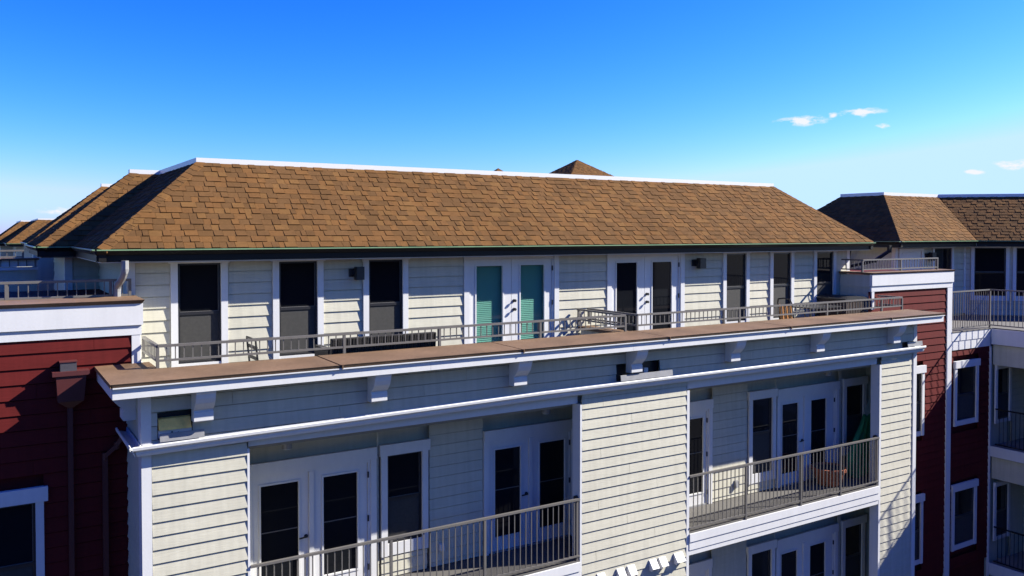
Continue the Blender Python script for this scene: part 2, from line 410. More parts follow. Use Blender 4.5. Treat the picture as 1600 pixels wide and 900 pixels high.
# ================================================================== THE SETTING
g = MB(); g.v += [Vector((-900, -900, -CZ)), Vector((900, -900, -CZ)), Vector((900, 900, -CZ)), Vector((-900, 900, -CZ))]; g.f.append((0, 1, 2, 3)); g.tone.append(.5)
o = g.build('ground', 'asphalt', kind='structure')
MB().box(-30, 24, 9.2, 11.85, -CZ + .004, -CZ + .12).build('pavement', 'concrete', kind='structure')

YA, YB, YR, YU = 11.9, 12.95, 13.2, 14.1
FA, FB, FRD, FU = front(YA), front(YB), front(YR), front(YU)
XL, XR = 1.763, 18.63
BOT = -CZ

# ================================================================== MAIN WHITE BLOCK
B = thing('apartment_building', 'cream clapboard apartment block with brown hipped roof, roof deck and recessed balconies', 'building', (10, YA, BOT))
# ---- lower walls: piers between the balcony openings, and the balcony recess
OP = ((3.128, 8.82), (11.41, 17.25))
core = MB()
core.box(XL, XR, YB + .10, 18.0, BOT, -2.62)                      # body behind the balconies
for (a, b) in ((XL, OP[0][0]), (OP[0][1], OP[1][0]), (OP[1][1], XR)): core.box(a + .003, b - .003, YA + .001, YA + .2, BOT + .001, -2.98)
for (a, b) in ((XL, 3.0), (9.6, 11.2), (18.4, XR)): core.box(a + .004, b, YA + .2, YB + .098, BOT + .002, -2.981)   # the balconies reach in behind the piers
core.box(XL + .004, XR - .004, YA + .13, YB + .017, -2.979, -2.621)   # header zone behind the gutter
core.box(XL + .005, XR - .005, YA + .16, 12.3, -2.62, -2.06)         # parapet
wall = core.build('wall', 'cream', B)
REF = -4.346
for (a, b) in ((1.866, 3.098), (8.865, 11.34), (17.325, 18.464)):
    holes = ()
    clap(wall, FA, a, b, -8.2, -2.80, 'cream', .182, REF)
# frieze boards with the scupper openings left free
SC = ((1.94, 2.38, -2.72, -2.44), (9.63, 10.66, -2.66, -2.44), (18.1, 18.52, -2.72, -2.50))
clap(wall, FA, XL + .1, XR - .1, -2.80, -2.06, 'cream', .182, REF, holes=SC)
for h in SC:
    MB().fbox(FA, h[0] - .06, h[1] + .06, -.155, -.10, h[2] - .05, h[3] + .05).build('scupper_liner', 'black', B)
# left return wall of the lower block
FW = west(XL)
clap(wall, FW, YA + .125, YR - .002, -8.2, -2.06, 'cream', .182, REF)
MB().fbox(FW, YA + .12, YR - .003, -.3, .0, BOT + .002, -2.06).build('return_wall', 'cream', B)
# trim
for (a, b) in ((XL - .024, XL + .1), (XR - .1, XR + .024)):
    MB().box(a, b, YA - .026, YA + .1, BOT, -2.065).build('corner_board', 'white', B)
MB().box(XL - .026, XL, YA + .1, YA + .2, BOT, -2.065).build('corner_board', 'white', B)
for (a, b) in ((3.098, 3.13), (8.822, 8.862), (11.343, 11.408), (17.252, 17.322)):
    MB().fbox(FA, a, b, -.01, .024, BOT, -2.99).build('opening_trim', 'white', B)
for i, (a, b) in enumerate(OP):
    MB().fbox(FA, a + .002, b - .002, -.2, -.05, -2.975, -2.76).build('header_beam', 'white', B)
    MB().box(b - .001, b + .02, YA + .0, YA + .2, -9.3, -2.99).build('jamb_board', 'white', B)
# ---- balcony back walls (two floors), floors, ceilings
FLOORS = (-5.72, -9.115)
def balcony_wall(z0, z1, dz):
    """Doors and windows of one storey; dz shifts the storey down."""
    F = FB; HT = -3.45 + dz; LT = -3.735 + dz
    # left flat
    gl = ((3.573, 4.159), (4.563, 5.132)); gr = ((7.729, 8.270), (8.690, 9.254))
    if dz == 0:
        french(B, F, 3.40, 5.355, z0, LT, .19, .10, gl, ears=.0)
        window(B, F, 5.645, 6.28, -5.14 + dz, -3.665 + dz, .11, .185, .03, .2, screen='lower', meet=-4.41 + dz)
        french(B, F, 7.585, 9.40, z0, LT, .19, .10, gr, ears=.0)
        clap(wall, F, 5.47, 5.50, z0, z1, 'cream', .182, REF); clap(wall, F, 6.425, 7.475, z0, z1, 'cream', .182, REF)
        clap(wall, F, 5.54, 6.38, z0, -5.36 + dz, 'cream', .182, REF)
        clap(wall, F, 3.14, 3.29, z0, z1, 'cream', .182, REF)
    # right flat
    ga = ((12.02, 12.30), (12.50, 12.80)); gb = ((15.263, 15.801), (16.243, 16.788))
    french(B, F, 11.32, 12.965, z0, LT, .19, .10, ((11.47, 11.97), (12.31, 12.82)), ears=.0)
    window(B, F, 14.27, 14.905, -5.29 + dz, -3.64 + dz, .11, .185, .03, .2, screen='lower', meet=-4.41 + dz)
    french(B, F, 15.17, 17.11, z0, LT, .19, .10, gb, ears=.0)
    window(B, F, 17.48, 18.12, -5.1 + dz, -3.65 + dz, .11, .185, .03, .2, screen='lower', meet=-4.41 + dz)
    clap(wall, F, 13.075, 14.13, z0, z1, 'cream', .182, REF)
    clap(wall, F, 14.17, 15.0, z0, -5.5 + dz, 'cream', .182, REF)
    clap(wall, F, 17.22, 17.33, z0, z1, 'cream', .182, REF); clap(wall, F, 15.03, 15.06, z0, z1, 'cream', .182, REF)
balcony_wall(-5.70, -3.02, 0)
balcony_wall(-9.095, -6.42, -3.395)
for i, (a, b) in enumerate(OP):
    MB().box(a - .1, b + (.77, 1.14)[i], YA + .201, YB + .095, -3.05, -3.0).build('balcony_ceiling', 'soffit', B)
    # slab: floor boards + stepped white edge
    MB().prism([(a + .004, YA - .02, -5.80), (b - .004, YA - .02, -5.80), (b - .004, YA + .202, -5.80), (b + (.77, 1.14)[i], YA + .202, -5.80), (b + (.77, 1.14)[i], YB + .09, -5.80), (a - .1, YB + .09, -5.80), (a - .1, YA + .202, -5.80), (a + .004, YA + .202, -5.80)], (0, 0, .085)).build('balcony_floor', 'deck', B)
    MB().fbox(FA, a + .003, b - .003, -.1, .05, -5.90, -5.745).build('slab_edge', 'white', B)
    MB().fbox(FA, a + .003, b - .003, -.1, .034, -6.06, -5.9002).build('slab_edge', 'white', B)
    MB().fbox(FA, a + .003, b - .003, -.1, .02, -6.16, -6.0602).build('slab_edge', 'white', B)
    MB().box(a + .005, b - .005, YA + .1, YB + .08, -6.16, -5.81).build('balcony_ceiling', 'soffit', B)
# ---- the gutter above the balconies
prof = [(0, -.10), (.10, -.10), (.13, -.06), (.135, -.03), (.155, -.02), (.155, .0), (.143, .0), (.138, -.014), (.012, -.014), (0, .0)]
prof = [(-.0, -.13), (.085, -.13), (.10, -.10), (.105, -.065), (.13, -.045), (.15, -.035), (.155, 0), (.148, .012), (.135, .012), (.133, -.03), (.02, -.06), (.012, .0), (0, .0)]
fr = [((XL + .0, YA - .026, -2.745), (-.0, -1, 0))]
gp = [(Vector((XL - .155 * 0, YA - .028, -2.75)), Vector((-1, -1, 0))), (Vector((8.0, YA - .028, -2.66)), Vector((0, -1, 0))), (Vector((XR + .15, YA - .028, -2.65)), Vector((0, -1, 0)))]
MB().sweep(prof, gp).build('gutter', 'white', B)
MB().sweep(prof, [(Vector((XL - .03, YR - .15, -2.745)), Vector((-1, 0, 0))), (Vector((XL - .029, YA - .029, -2.75)), Vector((-1, -1, 0)))]).build('gutter', 'white', B)
MB().sweep([(.0, -.132), (.06, -.132), (.06, -.235), (0, -.235)], [(Vector((XL, YA - .027, -2.655)), Vector((0, -1, 0))), (Vector((8, YA - .027, -2.57)), Vector((0, -1, 0))), (Vector((XR, YA - .027, -2.56)), Vector((0, -1, 0)))]).build('gutter_board', 'white', B)
MB().sweep([(.012, -.058), (.132, -.029), (.132, -.012), (.012, -.03)], [(o + Vector((0, 0, 0)), ax) for o, ax in gp]).build('dark_gutter_liner', 'soil', B)  # dark liner in the pot-soil colour, added to cut light bounced off the gutter
# small gutter splash plates below the scuppers
for (a, b, z, q) in ((1.96, 2.52, -2.675, -.07), (9.62, 10.85, -2.575, -.155), (18.15, 18.72, -2.57, -.12)):
    MB().hexa([(a, YA + q - .01, z - .06), (b, YA + q - .01, z - .06), (b, YA + q, z - .06), (a, YA + q, z - .06), (a, YA + q + .005, z + .045), (b, YA + q + .005, z + .045), (b, YA + q + .015, z + .045), (a, YA + q + .015, z + .045)]).build('splash_plate', 'galv', B)
# what fills the openings: a tan blocking in the first, a bit of flashing in the others
MB().hexa([(1.955, YA - .055, -2.59), (2.36, YA - .055, -2.59), (2.36, YA + .08, -2.59), (1.955, YA + .08, -2.59), (1.955, YA + .03, -2.455), (2.36, YA + .03, -2.455), (2.36, YA + .08, -2.445), (1.955, YA + .08, -2.445)]).build('scupper_block', 'tan', B)
MB().box(1.95, 2.37, YA - .012, YA + .05, -2.70, -2.60).build('scupper_flashing', 'white', B)
for (a, z) in ((2.06, -2.655), (2.12, -2.63), (2.2, -2.645)): MB().tube([(a, YA - .02, z), (a, YA - .01, z)], .012, 8).build('scupper_hole', 'black', B)
MB().box(10.28, 10.38, YA - .01, YA + .05, -2.56, -2.47).build('scupper_flashing', 'white', B)
# ---- parapet: brown metal cap in panels, white fascia, soffit, brackets
CT = -1.87; YF = 11.47; YI = 12.46; XC0, XC1 = 1.335, 19.16
joints = [XC0, 4.30, 7.36, 10.5, 13.75, 17.05, XC1]
for i, (a, b) in enumerate(zip(joints[:-1], joints[1:])):
    m = MB(); g0 = .013 if i else 0; g1 = .013 if i < 5 else 0; dz = rnd.uniform(-.004, .004)
    poly = [(a + g0, YF, CT + dz), (b - g1, YF, CT + dz), (b - g1 + (.0), YI, CT + .012 + dz), ((2.06 if i == 0 else a + g0), YI, CT + .012 + dz)]
    lo = [(poly[0][0] + (.03 if i == 0 else 0), YF + .03, CT + dz - .047), (poly[1][0], YF + .03, CT + dz - .047), (poly[2][0], YI, CT - .047), (poly[3][0], YI, CT - .047)]
    m.hexa(lo + poly); m.build('cap_panel', 'capbrown', B)
    if i: MB().box(a - .05, a + .05, YF + .012, YI - .01, CT - .03, CT - .013).build('cap_joint', 'black', B); MB().box(a + .03, a + .045, YF - .006, YF + .02, CT - .055, CT + .0).build('cap_clip', 'capbrown', B)
m = MB(); m.prism([(XC0, YF + .012, CT - .052), (2.052, YI + .0, CT - .042), (2.05, YR + .0, CT - .042), (XC0, YR, CT - .05)], (0, 0, .05)); m.build('cap_panel', 'capbrown', B)
fj = [XC0 + .025, 5.75, 9.72, 13.0, 16.3, XC1 - .03]
for (a, b) in zip(fj[:-1], fj[1:]): MB().box(a + .002, b - .002, YF + .045, YF + .075, CT - .20, CT - .0635).build('parapet_fascia', 'white', B)
MB().box(XC0 + .025, XC0 + .055, YF + .077, YR, CT - .20, CT - .056).build('parapet_fascia', 'white', B)
MB().box(XC1 - .06, XC1 - .03, YF + .077, 12.6, CT - .20, CT - .053).build('parapet_fascia', 'white', B)
for (a, b) in zip(fj[:-1], fj[1:]): MB().box(a + .002, b, YF + .010, YF + .076, CT - .063, CT - .0485).build('drip_edge', 'white', B)
MB().box(XC0 + .06, XC1 - .065, YF + .08, YA + .159, CT - .18, CT - .165).build('soffit', 'white', B)
MB().box(XC0 + .06, XL + .02, YA + .16, YR - .002, CT - .18, CT - .165).build('soffit', 'white', B)
# parapet inner wall and deck
MB().box(XL + .3, XR + .3, 12.302, 12.42, -2.619, CT - .06).build('parapet_wall', 'white', B)
MB().box(1.93, XR + .4, 12.42, YU - .002, -2.6, -2.45).build('deck_floor', 'deck', B)
MB().box(1.94, 2.03, 12.42, YR + .9, -2.45, CT - .05).build('parapet_wall', 'white', B)
# divider between the two decks
MB().box(10.40, 10.60, 12.43, 13.98, -2.449, -1.96).build('divider_wall', 'cream', B)
MB().box(10.34, 10.67, 12.462, 14.0, -1.959, -1.90).build('divider_cap', 'capbrown', B)
def bracket(o, nx, ny, sx, sy):
    """o: top centre at the wall; n: outward; s: along the wall."""
    n = Vector((nx, ny, 0)); s = Vector((sx, sy, 0)); w = .125
    pr = [(0, 0), (.33, 0), (.33, -.045), (.315, -.06), (.30, -.12), (.265, -.19), (.21, -.25), (.17, -.285), (.15, -.30), (.15, -.315), (.165, -.325), (.165, -.44), (.15, -.455), (0, -.455)]
    base = Vector(o)
    return MB().prism([base + n * a + Vector((0, 0, z)) - s * w for a, z in pr], s * (2 * w)).build('bracket', 'white', B)
for x in (2.49, 5.0, 7.49, 9.97, 12.47, 15.0, 17.65): bracket((x, YA - .02, -2.052), 0, -1, 1, 0)
bracket((XL - .02, 12.45, -2.052), -1, 0, 0, 1)
# ---- upper storey set back behind the deck
UX0, UX1 = 1.90, 19.12
upper = MB().box(UX0, UX1, YU + .13, 18.2, -2.6, -.44).build('wall', 'cream', B)
segs_w = [(2.612, 3.271), (4.21, 4.871), (5.806, 6.461), (14.643, 15.30), (16.224, 16.867), (17.822, 18.469)]
for (a, b) in segs_w:
    window(B, FU, a, b, -2.06, -.475, .105, 0, 0, .06, meet=-1.27, crown=True)
french(B, FU, 7.837, 9.80, -2.44, -.50, 0, .11, ((8.005, 8.591), (9.004, 9.567)), pane='tealglass', knobs=2, rail=False, blinds=90, crown=True, gap=0)
french(B, FU, 11.263, 13.225, -2.44, -.50, 0, .115, ((11.418, 11.982), (12.417, 12.977)), knobs=2, rail=False, crown=True, gap=0)
MB().fbox(FU, 7.84, 9.80, -.13, -.11, -2.44, -.5).build('dark_room_backing', 'interior', B)  # dark sheet stands for the unlit room behind the blinds
edges = [2.0, 2.507, 3.376, 4.105, 4.976, 5.701, 6.566, 7.727, 9.91, 11.148, 13.34, 14.538, 15.405, 16.119, 16.972, 17.717, 18.574, UX1 - .1]
for i in range(0, len(edges), 2): clap(upper, FU, edges[i] + .002, edges[i + 1] - .002, -2.45, -.44, 'cream', .185, -1.54)
for i in range(0, len(edges), 2): MB().fbox(FU, edges[i], edges[i + 1], -.13, -.001, -2.45, -.44).build('wall_sheathing', 'cream', upper)
for (a, b) in segs_w: MB().fbox(FU, a - .1, b + .1, -.13, -.051, -2.45, -.44).build('wall_sheathing', 'cream', upper)
MB().fbox(FU, 11.15, 13.34, -.13, -.051, -2.45, -.44).build('wall_sheathing', 'cream', upper)
MB().box(UX0 - .022, UX0 + .1, YU - .026, YU + .1, -2.45, -.44).build('corner_board', 'white', B)
MB().box(UX1 - .1, UX1 + .022, YU - .026, YU + .1, -2.45, -.44).build('corner_board', 'white', B)
clap(upper, west(UX0), YU + .1, 17.69, -1.6, -.44, 'cream', .185, -1.54)
# ---- roof
EZ = -.235
def hip_roof(parent, x0, x1, yf, yb, ez, nobj, seed, caps=('L', 'R'), cop=.07, shing=('F', 'L'), farR=True):
    """Hipped roof cut off flat; returns the roof part."""
    tz = ez + RISE; a = RUN
    A, Bc, Cc, Dc = (x0, yf), (x1, yf), (x1, yb), (x0, yb)
    m = MB(); lo = [Vector((*p, ez - .012)) for p in (A, Bc, Cc, Dc)]; hi = [Vector((x0 + a, yf + a, tz - .012)), Vector((x1 - a, yf + a, tz - .012)), Vector((x1 - a, yb - a, tz - .012)), Vector((x0 + a, yb - a, tz - .012))]
    m.v += lo + hi; m.f += [(0, 1, 5, 4), (1, 2, 6, 5), (2, 3, 7, 6), (3, 0, 4, 7), (4, 5, 6, 7), (3, 2, 1, 0)]; m.tone += [.5] * 6
    roof = m.build('roof', 'roofdeck', parent)
    if 'F' in shing: shingles(roof, (x0, yf, ez), (1, 0, 0), Uvec(0, -1), SL, lambda t: t * RUN / SL + .02, lambda t: (x1 - x0) - t * RUN / SL - .02, nobj, seed)
    if 'L' in shing: shingles(roof, (x0, yb, ez), (0, -1, 0), Uvec(-1, 0), SL, lambda t: t * RUN / SL + .02, lambda t: (yb - yf) - t * RUN / SL - .02, 0, seed + 1)
    if 'L' in caps: hipcaps(roof, (x0 + .01, yf + .01, ez), (x0 + a, yf + a, tz), (0, 1, 0), (1, 0, 0), seed)
    if 'R' in caps: hipcaps(roof, (x1 - .01, yf + .01, ez), (x1 - a, yf + a, tz), (-1, 0, 0), (0, 1, 0), seed + 2)
    q = .03
    for (p0, p1) in (((x0 + a - q, yf + a - q), (x1 - a + q, yf + a + .16)),) if yb - yf < 4 else (((x0 + a - q, yf + a - q), (x1 - a + q, yf + a + .16)), ((x0 + a - q, yf + a + .16), (x0 + a + .16, yb - a + q)), ((x1 - a - .16, yf + a + .16), (x1 - a + q, yb - a + q))):
        MB().box(p0[0], p1[0], p0[1], p1[1], tz - .05, tz + cop).build('coping', 'coping', parent)
    if yb - yf > 4: MB().box(x0 + a + .16, x1 - a - .16, yf + a + .16, yb - a, tz - .01, tz + .02).build('flat_roof', 'membrane', parent)
    return roof
EX0, EX1, EY = 1.425, 19.55, 13.66
roof = hip_roof(B, EX0, EX1, EY, 24.0, EZ, 300, 5)
eave_band(B, [(EX0, 19.5), (EX0, EY), (EX1, EY), (EX1, 19.5)], EZ, .185)
MB().box(EX0 + .06, EX1 - .06, EY + .06, YU + .129, EZ - .205, EZ - .19).build('soffit', 'white', B)
MB().box(EX0 + .06, UX0 - .0, YU + .13, 17.6, EZ - .205, EZ - .19).build('soffit', 'white', B)
MB().box(UX1, EX1 - .06, YU + .13, 17.6, EZ - .205, EZ - .19).build('soffit', 'white', B)
for x in (2.3, 4.0, 5.7, 7.2, 8.35, 9.8, 11.1, 12.6, 14.2, 16.0, 17.6): MB().box(x, x + .03, EY - .05, EY + .1, EZ - .016, EZ + .004).build('gutter_hanger', 'black', B)
# end cap of the gutter (light return seen on the left corner) and the two downspouts
def downspout(parent, pts, m, w=.075, name='downspout'):
    mb = MB()
    for a, b in zip(pts[:-1], pts[1:]): mb.rbar(a, b, w, w * .75)
    for p in pts[1:-1]: mb.tube([Vector(p) - Vector((0, 0, .05)), Vector(p) + Vector((0, 0, .05))], w * .56, 8)
    return mb.build(name, m, parent)
MB().tube([(1.80, EY - .03, EZ - .17), (1.80, EY - .03, EZ - .29), (1.797, EY - .015, EZ - .34), (1.785, EY + .03, EZ - .40), (1.76, EY + .11, EZ - .47), (1.735, EY + .2, EZ - .53), (1.727, EY + .24, EZ - .58), (1.725, EY + .25, EZ - .64), (1.725, EY + .25, -1.05)], .052, 8).build('downspout', 'galv', B)

# ================================================================== RED BLOCK ON THE LEFT
RL = thing('red_building', 'dark red clapboard block with white parapet band at the far left', 'building', (-3, YR, BOT))
RX = 1.927
wl_ = MB().box(-9, RX - .004, YR + .08, 17.68, BOT, -1.05).build('wall', 'red', RL)
clap(wl_, FRD, -2.2, 1.815, -8.2, -1.455, 'red', .207, -1.627, holes=((-.21, .69, -5.4, -3.44),))
MB().fbox(FRD, 1.817, RX, .0, .03, -2.6, -1.456).build('corner_board', 'white', RL)
MB().box(RX - .003, RX + .02, YR, YU - .03, -2.45, -1.0).build('return_wall', 'white', RL)
MB().fbox(FRD, -9, RX + .022, .0, .035, -1.455, -1.315).build('parapet_band', 'white', RL)
MB().fbox(FRD, -9, RX + .04, .0, .062, -1.313, -1.005).build('parapet_band', 'white', RL)
MB().hexa([(-9, YR - .075, -1.003), (RX + .03, YR - .075, -1.003), (RX + .03, YR + .88, -1.003), (-9, YR + .88, -1.003), (-9, YR - .11, -.953), (RX + .06, YR - .11, -.953), (RX + .06, YR + .88, -.945), (-9, YR + .88, -.945)]).build('cap_panel', 'capbrown', RL)
w = window(RL, FRD, -.10, .59, -5.3, -3.65, .1, .2, .05, .12, meet=-4.5)
MB().box(-9, RX - .1, YR + .3, 17.7, -1.6, -1.5).build('deck_floor', 'deck', RL)
# conductor head on the wall with its outlet and downspout
ch = MB(); f = FRD
ch.fbox(f, .80, 1.255, .0, .22, -1.945, -1.885)
ch.build('conductor_rim', 'redmetal', RL)
MB().hexa([f.p(.865, .18, -2.30), f.p(1.185, .18, -2.30), f.p(1.185, .0, -2.30), f.p(.865, .0, -2.30), f.p(.845, .2, -1.946), f.p(1.215, .2, -1.946), f.p(1.215, .0, -1.946), f.p(.845, .0, -1.946)]).build('conductor_head', 'redmetal', RL)
MB().hexa([f.p(.985, .1, -2.40), f.p(1.06, .1, -2.40), f.p(1.06, .0, -2.40), f.p(.985, .0, -2.40), f.p(.865, .18, -2.301), f.p(1.185, .18, -2.301), f.p(1.185, .0, -2.301), f.p(.865, .0, -2.301)]).build('conductor_funnel', 'redmetal', RL)
MB().fbox(f, .90, 1.10, .0, .17, -1.884, -1.765).build('scupper_spout', 'slate', RL); MB().fbox(f, .89, 1.11, .0, .18, -1.7648, -1.752).build('scupper_spout', 'redmetal', RL)
downspout(RL, [(1.02, YR - .055, -2.39), (1.02, YR - .055, BOT + .1)], 'redmetal', .065)
downspout(RL, [(1.69, YR - .12, -2.85), (1.60, YR - .09, -3.0), (1.45, YR - .06, -3.14), (1.45, YR - .06, BOT + .1)], 'redmetal', .07)

# ================================================================== RED BLOCK ON THE RIGHT
RR = thing('red_building', 'brick red clapboard block with white parapet band between cream block and corner wing', 'building', (20.4, YR, BOT))
QX0, QX1 = 18.76, 22.15
wr = MB().box(18.66, QX1 - .002, YR + .08, 16, BOT, -2.46).box(QX0 + .061, QX1 - .003, YR + .08, 16, -2.46, -1.05).build('wall', 'red', RR)
clap(wr, FRD, 18.68, QX1 - .12, -9.2, -1.455, 'red', .191, -1.627, holes=((20.05, 21.0, -5.33, -3.47), (20.05, 21.0, -8.73, -6.87)))
MB().fbox(FRD, QX1 - .12, QX1 + .10, .0, .045, BOT, -1.456).build('corner_board', 'white', RR)
MB().fbox(FRD, QX0, QX0 + .1, .0, .045, -1.9, -1.456).build('corner_board', 'white', RR)
MB().fbox(FRD, QX0 - .02, QX1 + .10, .0, .05, -1.455, -1.315).build('parapet_band', 'white', RR)
MB().fbox(FRD, QX0 - .03, QX1 + .12, .0, .075, -1.313, -1.03).build('parapet_band', 'white', RR)
fw2 = west(QX0)
clap(wr, fw2, YR + .001, YU - .03, -2.45, -1.05, 'cream', .30, -1.35)
MB().box(QX0 - .001, QX0 + .06, YR + .002, YU - .03, -2.45, -1.04).build('return_wall', 'cream', RR)
MB().hexa([(QX0 - .04, YR - .08, -1.028), (QX1 + .12, YR - .08, -1.028), (QX1 + .12, YR + .4, -1.028), (QX0 - .04, YR + .4, -1.028), (QX0 - .06, YR - .11, -.983), (QX1 + .14, YR - .11, -.983), (QX1 + .14, YR + .4, -.975), (QX0 - .06, YR + .4, -.975)]).build('cap_panel', 'capbrown', RR)
MB().box(QX0 - .06, QX0 + .3, YR + .401, YU - .03, -1.028, -.975).build('cap_panel', 'capbrown', RR)
window(RR, FRD, 20.15, 20.92, -5.2, -3.66, .1, .19, .04, .12, meet=-4.45)
window(RR, FRD, 20.15, 20.92, -8.6, -7.06, .1, .19, .04, .12, meet=-7.85)

# ================================================================== CORNER WING ON THE RIGHT
WG = thing('wing_building', 'corner wing with angled blue-shaded wall, brown roof and stacked balconies at the right edge', 'building', (26, 15.7, BOT))
WY = 15.7; CX = 27.25; s2 = math.sqrt(.5)
FWY = front(WY); F45 = Fr(CX, WY, s2, -s2, -s2, -s2); FX = 23.5
# upper walls
mw = MB(); mw.box(FX, CX + .0, WY + .08, 19.8, -2.8, -.44)
mw.prism([(CX + .08, WY + .08, -2.8), (CX + 8 * s2 + .08, WY - 8 * s2 + .08, -2.8), (CX + 8 * s2 + 3, WY - 8 * s2 + 3, -2.8), (CX + 3.0, WY + 3.0, -2.8)], (0, 0, 2.36))
wwall = mw.build('wall', 'cream', WG)
clap(wwall, FWY, FX + .1, 23.66, -2.6, -.44, 'cream', .185, -1.54); clap(wwall, FWY, 24.93, 25.38, -2.6, -.44, 'cream', .185, -1.54); clap(wwall, FWY, 26.55, CX - .1, -2.6, -.44, 'cream', .185, -1.54)
clap(wwall, F45, .0, .17, -2.7, -.44, 'cream', .185, -1.54); clap(wwall, F45, 1.30, 1.45, -2.7, -.44, 'cream', .185, -1.54); clap(wwall, F45, 2.5, 6, -2.7, -.44, 'cream', .185, -1.54)
clap(wwall, F45, .18, 1.29, -2.7, -2.2, 'cream', .185, -1.54); clap(wwall, F45, 1.46, 2.49, -2.7, -2.2, 'cream', .185, -1.54)
clap(wwall, west(FX), WY + .1, 19.5, -1.5, -.44, 'cream', .185, -1.54)
MB().box(FX - .022, FX + .1, WY - .026, WY + .1, -2.6, -.44).build('corner_board', 'white', WG)
MB().box(CX - .1, CX, WY - .03, WY, -2.6, -.44).build('corner_board', 'white', WG)
# white door, its transom, and a window on the front wall
d = MB(); d.fbox(FWY, 23.66, 23.78, .0, .04, -2.6, -.47); d.fbox(FWY, 24.80, 24.92, .0, .04, -2.6, -.47); d.fbox(FWY, 23.78, 24.80, .0, .04, -.56, -.47)
d = d.build('door', 'white', WG); MB().fbox(FWY, 23.78, 24.80, -.0, .012, -2.6, -.56).build('door_leaf', 'white', d); MB().fbox(FWY, 23.84, 24.6, .0121, .024, -.64, -.60).build('door_rail', 'white', d)
window(WG, FWY, 25.48, 26.44, -2.06, -.475, .1, 0, 0, .06, meet=-1.27, crown=True, screen=None)
wb = window(WG, F45, .27, 1.20, -2.03, -.475, .1, 0, 0, .16, meet=-1.27, crown=True, screen=None)
window(WG, F45, 1.50, 2.42, -2.03, -.475, .1, 0, 0, .16, meet=-1.27, crown=True, screen=None)
# roof: west slope, front slope, angled slope
ex, ey = 23.0, 15.2; vx = CX - .2; a = RUN; tz = EZ + RISE
LL = 8.0
pA, pB = Vector((ex, ey, EZ)), Vector((vx, ey, EZ)); pC = pB + Vector((s2, -s2, 0)) * LL
tA, tB = Vector((ex + a, ey + a, tz)), Vector((vx + a * math.tan(R_(22.5)), ey + a, tz)); tC = tB + Vector((s2, -s2, 0)) * (LL)
pD, tD = Vector((ex, 20.4, EZ)), Vector((ex + a, 18.6, tz))
m = MB(); dn = Vector((0, 0, -.012))
m.v += [q + dn for q in (pA, pB, pC, tA, tB, tC, pD, tD)] + [Vector((40, 18.6, tz - .02)), Vector((40, 5, tz - .02))]
m.f += [(0, 1, 4, 3), (1, 2, 5, 4), (6, 0, 3, 7), (3, 4, 5, 9, 8, 7)]; m.tone += [.5] * 4
wroof = m.build('roof', 'roofdeck', WG)
tt = math.tan(R_(22.5))
shingles(wroof, pA, (1, 0, 0), Uvec(0, -1), SL, lambda t: t * RUN / SL + .02, lambda t: (vx - ex) + t * RUN / SL * tt - .01, 150, 21)
shingles(wroof, pB, (s2, -s2, 0), Uvec(-s2, -s2), SL, lambda t: -t * RUN / SL * tt + .01, lambda t: LL, 150, 22)
shingles(wroof, pD, (0, -1, 0), Uvec(-1, 0), SL, lambda t: t * RUN / SL + .02, lambda t: (20.4 - ey) - t * RUN / SL - .02, 0, 23)
hipcaps(wroof, pA, tA, (0, 1, 0), (1, 0, 0), 8)
MB().box(tA.x - .03, tB.x + .0, ey + a - .03, ey + a + .2, tz - .05, tz + .085).build('coping', 'coping', WG)
MB().box(tA.x - .03, tA.x + .2, ey + a + .2, 18.6, tz - .05, tz + .085).build('coping', 'coping', WG)
Fc = Fr(tB.x, tB.y, s2, -s2, -s2, -s2); MB().fbox(Fc, .0, LL, -.2, .03, tz - .05, tz + .085).build('coping', 'coping', WG)
eave_band(WG, [(ex, 20.4), (ex, ey), (vx, ey), (vx + LL * s2, ey - LL * s2)], EZ, .185)
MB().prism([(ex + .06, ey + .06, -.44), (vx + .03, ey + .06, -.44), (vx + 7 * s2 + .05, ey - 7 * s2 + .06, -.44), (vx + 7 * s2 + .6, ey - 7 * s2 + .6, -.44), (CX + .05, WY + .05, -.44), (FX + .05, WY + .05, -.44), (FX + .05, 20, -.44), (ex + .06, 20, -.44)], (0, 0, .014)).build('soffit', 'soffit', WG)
downspout(WG, [(22.96, 16.9, EZ - .1), (22.96, 16.9, -.55), (23.38, 17.25, -.85), (23.42, 17.3, -1.6)], 'bronze', .1)
downspout(WG, [(22.7, 15.35, EZ - .12), (22.7, 15.35, -.52), (22.35, 15.6, -.82), (21.7, 16.0, -.98)], 'bronze', .11)
# lower: red wall under the wing deck, white band, windows
WX = 24.2
wl2 = MB().box(QX1 + .0, WX + 2, YR + .08, 20, BOT, -2.75).build('wall', 'red', WG)
clap(wl2, FRD, QX1 + .11, WX - .03, -9.2, -3.18, 'red', .191, -1.627, holes=((22.38, 23.62, -5.31, -3.5), (22.34, 23.62, -8.75, -6.9)))
MB().fbox(FRD, QX1 + .10, WX + .0, .0, .05, -2.93, -2.70).build('deck_band', 'white', WG)
MB().fbox(FRD, QX1 + .10, WX + .0, .0, .036, -3.18, -2.9302).build('deck_band', 'white', WG)
MB().prism([(QX1 + .1, YR - .06, -2.70), (WX + .02, YR - .06, -2.70), (WX + .02, 2, -2.70), (CX + 9, 2, -2.70), (CX + 2, WY, -2.70), (QX1 + .1, WY, -2.70)], (0, 0, .03)).build('deck_floor', 'deck', WG)
window(WG, FRD, 22.53, 23.47, -5.13, -3.68, .11, .19, .04, .14, meet=-4.45)
window(WG, FRD, 22.48, 23.45, -8.55, -7.06, .11, .19, .04, .14, meet=-7.8)
MB().box(WX - .05, WX + .0, YR - .06, YR + .0, BOT, -3.2).build('corner_board', 'white', WG)
